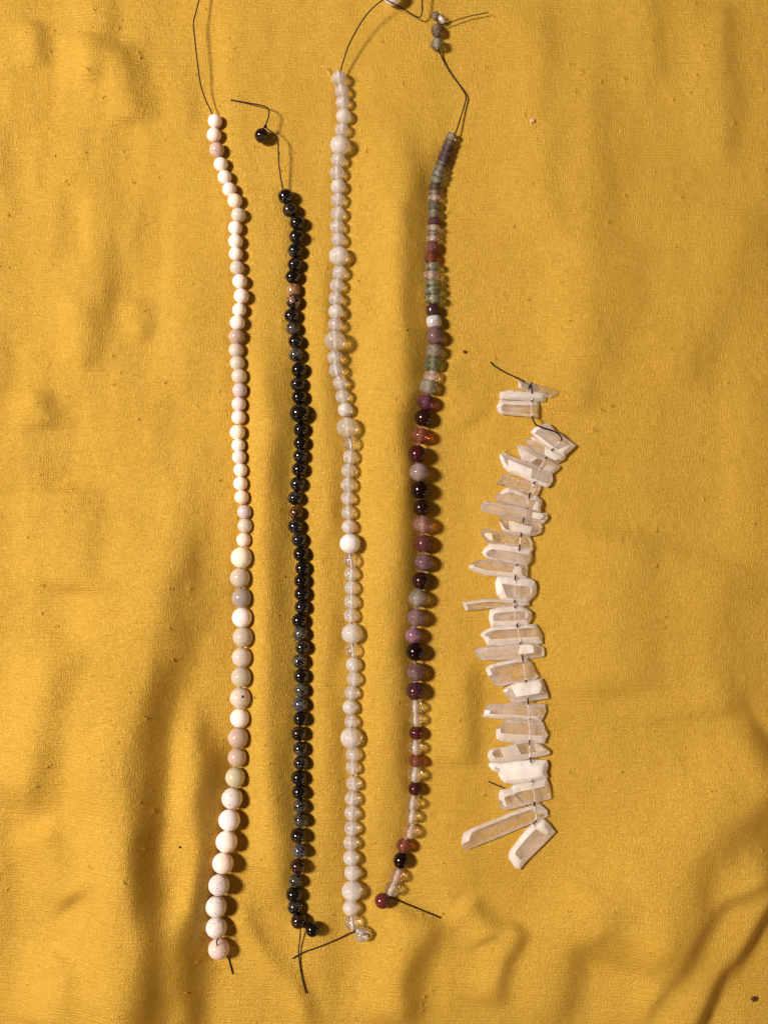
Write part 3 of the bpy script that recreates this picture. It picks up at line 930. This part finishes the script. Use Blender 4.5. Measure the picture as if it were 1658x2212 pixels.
CRYSTALS = [
    ('A', 0.30, 0.0, [(775, 340), (890, 350), (985, 375), (1090, 405), (1200, 430), (1300, 465), (1265, 510), (1190, 545), (1120, 520), (960, 470), (830, 440), (780, 420)]),
    ('A', 0.38, 2.0, [(545, 475), (650, 455), (780, 465), (960, 470), (1140, 485), (1145, 520), (1135, 545), (1120, 590), (1030, 590), (940, 580), (540, 560), (535, 520)]),
    ('A', 0.42, 0.0, [(545, 580), (700, 593), (940, 593), (1020, 598), (1040, 640), (1025, 690), (1020, 745), (1030, 785), (940, 785), (700, 765), (560, 750), (515, 725), (505, 650)]),
    ('A', 0.62, 3.0, [(1120, 880), (1170, 900), (1230, 965), (1330, 1040), (1495, 1160), (1470, 1190), (1370, 1285), (1300, 1255), (1215, 1200), (1080, 1110), (935, 985), (985, 930)]),
    ('A', 0.50, 0.0, [(885, 1070), (970, 1050), (1080, 1110), (1215, 1205), (1300, 1255), (1370, 1300), (1365, 1335), (1270, 1380), (1160, 1330), (1000, 1240), (885, 1130), (868, 1095)]),
    ('A', 0.28, 0.0, [(760, 1165), (830, 1160), (930, 1200), (1050, 1280), (1150, 1340), (1300, 1430), (1280, 1460), (1200, 1520), (1060, 1450), (900, 1370), (820, 1340), (780, 1250)]),
    ('A', 0.62, 2.0, [(540, 1275), (590, 1255), (660, 1290), (800, 1350), (900, 1390), (1060, 1450), (1200, 1540), (1205, 1600), (1180, 1660), (1130, 1686), (1060, 1655), (960, 1620), (800, 1545), (650, 1490), (590, 1430), (550, 1340)]),
    ('B', 0.24, 0.0, [(575, -35), (620, -40), (800, 25), (960, 70), (1055, 95), (1045, 140), (1000, 235), (900, 195), (700, 122), (590, 83), (520, 83), (515, 55)]),
    ('B', 0.55, 0.0, [(640, 132), (720, 155), (830, 195), (920, 243), (1010, 242), (1070, 290), (1075, 320), (1055, 370), (1055, 445), (900, 408), (860, 382), (620, 328), (520, 290), (475, 235), (540, 190)]),
    ('B', 0.50, 1.0, [(345, 302), (430, 307), (560, 334), (860, 392), (1060, 450), (1120, 460), (1145, 500), (1120, 545), (1080, 575), (840, 533), (690, 488), (570, 480), (340, 430), (285, 385)]),
    ('B', 0.40, 0.0, [(530, 525), (600, 493), (700, 495), (840, 544), (1060, 594), (1070, 620), (1050, 700), (990, 730), (890, 745), (810, 722), (640, 698), (580, 670), (545, 590)]),
    ('B', 0.30, 0.0, [(305, 680), (350, 660), (500, 685), (800, 740), (905, 748), (940, 820), (955, 925), (900, 928), (780, 878), (600, 850), (380, 825), (310, 740)]),
    ('B', 0.55, 1.0, [(415, 847), (600, 864), (790, 894), (935, 932), (940, 1000), (920, 1075), (880, 1113), (760, 1105), (560, 1056), (440, 1042), (360, 1010), (315, 955), (350, 900)]),
    ('B', 0.34, 0.0, [(145, 1135), (190, 1095), (300, 1057), (420, 1058), (560, 1070), (760, 1112), (880, 1128), (885, 1285), (740, 1276), (520, 1252), (350, 1235), (230, 1200), (150, 1160)]),
    ('B', 0.52, 1.0, [(515, 1262), (640, 1272), (740, 1288), (920, 1302), (980, 1335), (1005, 1400), (990, 1480), (900, 1575), (720, 1575), (560, 1543), (500, 1480), (480, 1350)]),
    ('C', 0.34, 0.0, [(65, 20), (140, 12), (300, -12), (500, -20), (700, 8), (900, 12), (910, 58), (720, 72), (500, 88), (300, 105), (160, 120), (100, 125)]),
    ('C', 0.46, 1.0, [(420, 122), (560, 93), (720, 78), (820, 78), (900, 120), (945, 150), (945, 210), (900, 298), (760, 313), (600, 318), (425, 322), (400, 225)]),
    ('C', 0.46, 0.0, [(285, 440), (350, 390), (460, 342), (760, 324), (900, 312), (985, 312), (1030, 360), (1070, 430), (1075, 535), (1030, 543), (800, 543), (600, 566), (390, 570), (350, 500)]),
    ('C', 0.54, 1.0, [(220, 640), (280, 602), (600, 582), (800, 558), (980, 548), (1090, 605), (1100, 660), (1095, 700), (1050, 715), (830, 738), (560, 753), (320, 755), (250, 710)]),
    ('C', 0.36, 0.0, [(360, 880), (420, 830), (600, 790), (760, 757), (880, 757), (940, 800), (980, 890), (1025, 965), (1000, 985), (880, 1028), (740, 1055), (650, 1058), (560, 1085), (480, 1070), (400, 970)]),
    ('C', 0.66, 0.0, [(585, 1150), (650, 1105), (760, 1055), (870, 1040), (1070, 1007), (1100, 1060), (1130, 1150), (1155, 1235), (1000, 1260), (890, 1280), (720, 1300), (680, 1270), (610, 1210)]),
    ('C', 0.50, 0.0, [(330, 1480), (350, 1400), (400, 1325), (550, 1330), (690, 1310), (900, 1325), (1110, 1335), (1110, 1370), (1115, 1430), (1090, 1480), (1060, 1530), (900, 1522), (700, 1502), (480, 1498)]),
    ('D', 0.38, 0.0, [(495, 80), (570, 10), (640, -55), (800, -58), (1070, -18), (1110, 80), (1145, 140), (1125, 180), (1105, 240), (900, 235), (700, 225), (560, 215), (500, 180)]),
    ('D', 0.30, 0.0, [(390, 370), (420, 340), (600, 300), (800, 242), (1010, 242), (1090, 290), (1170, 350), (1165, 385), (1100, 405), (960, 430), (800, 466), (580, 493), (430, 493), (390, 430)]),
    ('D', 0.78, 1.0, [(395, 530), (430, 508), (560, 517), (750, 492), (930, 477), (1130, 480), (1150, 540), (1130, 610), (1150, 680), (1000, 718), (920, 737), (700, 757), (600, 745), (550, 700), (520, 630), (440, 590)]),
    ('D', 0.34, 0.0, [(530, 900), (550, 862), (690, 832), (710, 794), (900, 756), (1130, 706), (1165, 800), (1175, 950), (1000, 1000), (800, 1050), (620, 1095), (570, 1090), (530, 1030)]),
    ('D', 0.30, 0.0, [(60, 1500), (90, 1400), (200, 1340), (400, 1260), (700, 1140), (1000, 1038), (1050, 1042), (1130, 1110), (1140, 1180), (1000, 1242), (700, 1368), (400, 1490), (200, 1570), (130, 1600), (70, 1590)]),
    ('D', 0.50, 0.0, [(980, 1275), (1050, 1242), (1105, 1230), (1160, 1280), (1235, 1385), (1150, 1470), (1000, 1620), (880, 1740), (780, 1860), (730, 1830), (660, 1720), (670, 1640), (760, 1520), (880, 1370)]),
]

PATH = (tz('A', [(945, 400), (950, 480), (945, 580), (940, 700), (945, 730), (965, 830), (1000, 890), (1080, 930), (1180, 960), (1260, 990), (1310, 1040), (1325, 1085), (1220, 1200), (1120, 1330), (1060, 1440), (1010, 1560)])
        + tz('B', [(980, 60), (930, 180), (880, 400), (840, 540), (812, 725), (790, 890), (758, 1100), (735, 1280), (735, 1420), (725, 1600)])
        + tz('C', [(730, 80), (735, 200), (760, 320), (790, 470), (830, 740), (870, 1010), (900, 1290), (912, 1420), (910, 1540)])
        + tz('D', [(915, 0), (922, 120), (915, 240), (925, 400), (935, 500), (935, 620), (940, 750), (985, 920), (980, 1060), (1000, 1160), (1000, 1245), (970, 1280), (985, 1330)]))


def inside(poly, x, y):
    c = False
    n = len(poly)
    for i in range(n):
        x0, y0 = poly[i]
        x1, y1 = poly[(i + 1) % n]
        if (y0 > y) != (y1 > y) and x < (x1 - x0) * (y - y0) / (y1 - y0) + x0:
            c = not c
    return c


root = strand_root(place(1120, 1300, 0)[0], 'short strand of rough clear crystal points threaded side by side, at the right')
dense = smooth_line([(p[0], p[1], 0) for p in PATH], 8)
spans = []
on_top = []
for ci, (tile, milk, lift, ol) in enumerate(CRYSTALS):
    poly = tz(tile, ol)
    rnd = random.Random(100 + ci)
    # refine and roughen the outline a little
    fine = []
    for i in range(len(poly)):
        a, b = Vector((*poly[i], 0)), Vector((*poly[(i + 1) % len(poly)], 0))
        fine.append(a)
        if (b - a).length > 9:
            fine.append(a.lerp(b, 0.5) + Vector((rnd.gauss(0, 0.25), rnd.gauss(0, 0.25), 0)))
    arr = np.array([(p.x, p.y) for p in fine])
    cen = arr.mean(axis=0)
    _, _, vt = np.linalg.svd(arr - cen)
    ax, bx = vt[0], vt[1]
    u = (arr - cen) @ ax
    v = (arr - cen) @ bx
    if ax[0] > 0:
        pass
    width = np.percentile(v, 92) - np.percentile(v, 8)
    thick = max(11.0, min(21.0, 0.82 * width))
    base_p, f = place(cen[0], cen[1], lift)
    gz = base_p.z / S
    umax = np.abs(u).max()
    bm = bmesh.new()
    rings = []
    # (squeeze across, squeeze along, height fraction)
    off = rnd.uniform(-0.14, 0.14)
    spec = [(0.66, 0.92, 0.0, 0), (1.06, 1.01, 0.25, 0), (1.12, 1.02, 0.42, 0), (rnd.uniform(0.48, 0.68), rnd.uniform(0.80, 0.90), 1.0, off)]
    # leave the spine free so that a bent crystal keeps its bend
    order = np.argsort(u)
    for sv, su, hz, sh in spec:
        ring = []
        for k in range(len(u)):
            near = np.abs(u - u[k]) < 0.28 * umax
            mid = 0.5 * (v[near].max() + v[near].min())
            vv = mid + (v[k] - mid) * sv + sh * width
            uu = u[k] * su
            x = cen[0] + uu * ax[0] + vv * bx[0]
            y = cen[1] + uu * ax[1] + vv * bx[1]
            zl = hz * thick
            if hz > 0.9:
                zl += -0.14 * thick * (abs(u[k]) / umax) ** 3 + rnd.gauss(0, 0.35)
            z = gz + zl
            ff = (H - z * S) / H
            ring.append(bm.verts.new(Vector(((x - CX) * S * ff, (CY - y) * S * ff, z * S)) - base_p))
        rings.append(ring)
    m_n = len(rings[0])
    rimlit = {True: rnd.random() < 0.72, False: rnd.random() < 0.72}
    for k in range(len(rings) - 1):
        for i in range(m_n):
            j = (i + 1) % m_n
            fc = bm.faces.new((rings[k][i], rings[k][j], rings[k + 1][j], rings[k + 1][i]))
            fc.material_index = 1 if (k != 2 or rimlit[v[i] > np.median(v)]) else 0  # sides whitened in place of the light that refraction would bring them
    top = bm.faces.new(rings[-1])
    bot = bm.faces.new(rings[0][::-1])
    # old breaks cross the upper face: they part it into clear windows and frosted ends
    bmesh.ops.triangulate(bm, faces=[bot])
    tops = [top]
    axis3 = Vector((ax[0], -ax[1], 0))
    side3 = Vector((bx[0], -bx[1], 0))
    right = 1 if ax[0] > 0 else -1
    cuts = [right * rnd.uniform(0.42, 0.72), -right * rnd.uniform(0.50, 0.74)]
    if rnd.random() < 0.5:
        cuts.append(rnd.uniform(-0.2, 0.25))
    for cu in cuts:
        geom = tops + list({e for f_ in tops for e in f_.edges}) + list({v_ for f_ in tops for v_ in f_.verts})
        res = bmesh.ops.bisect_plane(bm, geom=geom, dist=1e-7, plane_co=axis3 * (cu * umax * S),
                                     plane_no=(axis3 + side3 * rnd.uniform(-0.55, 0.55)).normalized())
        tops = [g for g in set(tops) | {g for g in res['geom'] if isinstance(g, bmesh.types.BMFace)} if g.is_valid and g.calc_center_median().z > 0.7 * thick * S]
    for fc in tops:
        uu = fc.calc_center_median().dot(axis3) / (umax * S)
        end = uu * right > 0.5
        tip = uu * right < -0.55
        if rnd.random() < (0.62 if end else 0.35 if tip else 0.06 + 0.35 * milk):
            fc.material_index = 1
    bmesh.ops.triangulate(bm, faces=[f_ for f_ in bm.faces if len(f_.verts) > 4])
    bmesh.ops.recalc_face_normals(bm, faces=bm.faces)
    m = bpy.data.meshes.new('crystal_point')
    bm.to_mesh(m)
    bm.free()
    m.materials.append(M_CRYSTAL)
    m.materials.append(M_FROST_RIMLIGHT)
    o = link('crystal_point', m, root)
    o.location = base_p - root.location
    o.color = (0.97, 0.86, 0.80, 0.08 + milk * 0.66)
    # bore
    ins = [i for i, p in enumerate(dense) if inside(poly, p.x, p.y)]
    if ins:
        i0, i1 = ins[0], ins[-1]
        if ci in (0, 3):      # here the thread lies on top of the crystal before it enters its hole
            on_top.append((i0, 88 if ci == 3 else 9, gz + thick + 1.2))
            i0 = 88 if ci == 3 else i1 + 1
            i1 = max(i1, i0)
        run = [dense[i] for i in range(i0, i1 + 1)]
        zc = gz + 0.80 * thick
        if ci != 0:
            spans.append((i0, i1, zc))
        pw = []
        for p in run:
            ff = (H - zc * S) / H
            pw.append(Vector(((p.x - CX) * S * ff, (CY - p.y) * S * ff, zc * S)) - base_p)
        if len(pw) > 1 and ci != 0:
            ch = link('drill_hole', tube_mesh('drill_hole', pw[::3] + [pw[-1]] if len(pw) > 4 else pw, 1.7 * S, M_CHANNEL, 8, 2), o)
            ch.color = (0.98, 0.89, 0.84, 0.85)

zz_path = []
for i, p in enumerate(dense):
    hit = [s for s in on_top if s[0] <= i <= s[1]] or [s for s in spans if s[0] <= i <= s[1]]
    if hit:
        zz_path.append(hit[-1][2])
    else:
        zz_path.append(None)
for i in range(len(zz_path)):
    if zz_path[i] is None:
        a = next((zz_path[k] for k in range(i - 1, -1, -1) if zz_path[k] is not None), None)
        b = next((z for z in zz_path[i + 1:] if z is not None), None)
        v_ = [q for q in (a, b) if q is not None]
        zz_path[i] = float('nan') if not v_ else sum(v_) / len(v_)
        # between crystals the thread rides up to where it can be seen
        zz_path[i] += 1.5
pw = []
for i in range(0, len(dense), 2):
    z = zz_path[i]
    ff = (H - z * S) / H
    pw.append(Vector(((dense[i].x - CX) * S * ff, (CY - dense[i].y) * S * ff, z * S)))
thread_through(root, pw, 1.7)
thread_through(root, [place(x, y, z)[0] for (x, y, z) in tz('A', [(420, 90, 1.6), (440, 112, 2), (470, 140, 2.4), (600, 220, 5), (780, 305, 10), (900, 380, 15), (935, 400, 16)])], 1.5)
thread_through(root, [place(x, y, z)[0] for (x, y, z) in tz('A', [(905, 445, 17), (920, 410, 18), (935, 385, 18), (950, 350, 18)])], 1.7)
kx, ky = tz('A', [(925, 402)])[0]
add_knot(root, kx, ky, 16, 3.6, 4.2)
thread_through(root, [place(x, y, z)[0] for (x, y, z) in tz('D', [(390, 742, 3), (500, 788, 2.5), (610, 835, 1.5), (760, 930, 1.4), (880, 1050, 1.5), (930, 1080, 4), (985, 1075, 11)])], 1.1)

# ---------------------------------------------------------------- small loose specks


def crumb(x, y, r, col, label):
    rnd = random.Random(int(x))
    bm = bmesh.new()
    bmesh.ops.create_icosphere(bm, subdivisions=2, radius=1)
    for v in bm.verts:
        v.co *= 1 + rnd.uniform(-0.22, 0.22)
        v.co.z *= 0.7
    m = bpy.data.meshes.new('crumb')
    bm.to_mesh(m)
    bm.free()
    m.materials.append(mat_plain('crumb_surface', col, 0.6))
    o = link('crumb', m)
    p, f = place(x, y, r * 0.55)
    o.location = p
    o.scale = (r * S, r * 0.85 * S, r * S)
    o['label'] = label
    o['category'] = 'crumb'


crumb(1627, 2158, 6.5, (0.07, 0.022, 0.006), 'dark brown crumb lying on the cloth near the lower right corner')
crumb(1149, 261, 5.0, (0.62, 0.42, 0.34), 'pale pinkish crumb on the cloth right of the purple strand')
crumb(1003, 760, 4.2, (0.12, 0.04, 0.012), 'reddish brown crumb beside the middle of the purple strand')
crumb(389, 1830, 2.6, (0.03, 0.01, 0.006), 'tiny dark speck on the cloth left of the white strand')

# loose fibre by the head of the clear strand
fb = tube_mesh('loose_fibre', pts3([(693, 142, 8), (699, 146, 10), (703, 144, 10), (708, 156, 9), (714, 168, 7), (722, 182, 5), (727, 188, 4)]), 0.8 * S, mat_plain('yellow_fibre', (0.75, 0.52, 0.14), 0.6), 6, 4)
o = link('loose_fibre', fb)
o['label'] = 'short pale yellow loose fibre beside the top bead of the clear strand'
o['category'] = 'fibre'
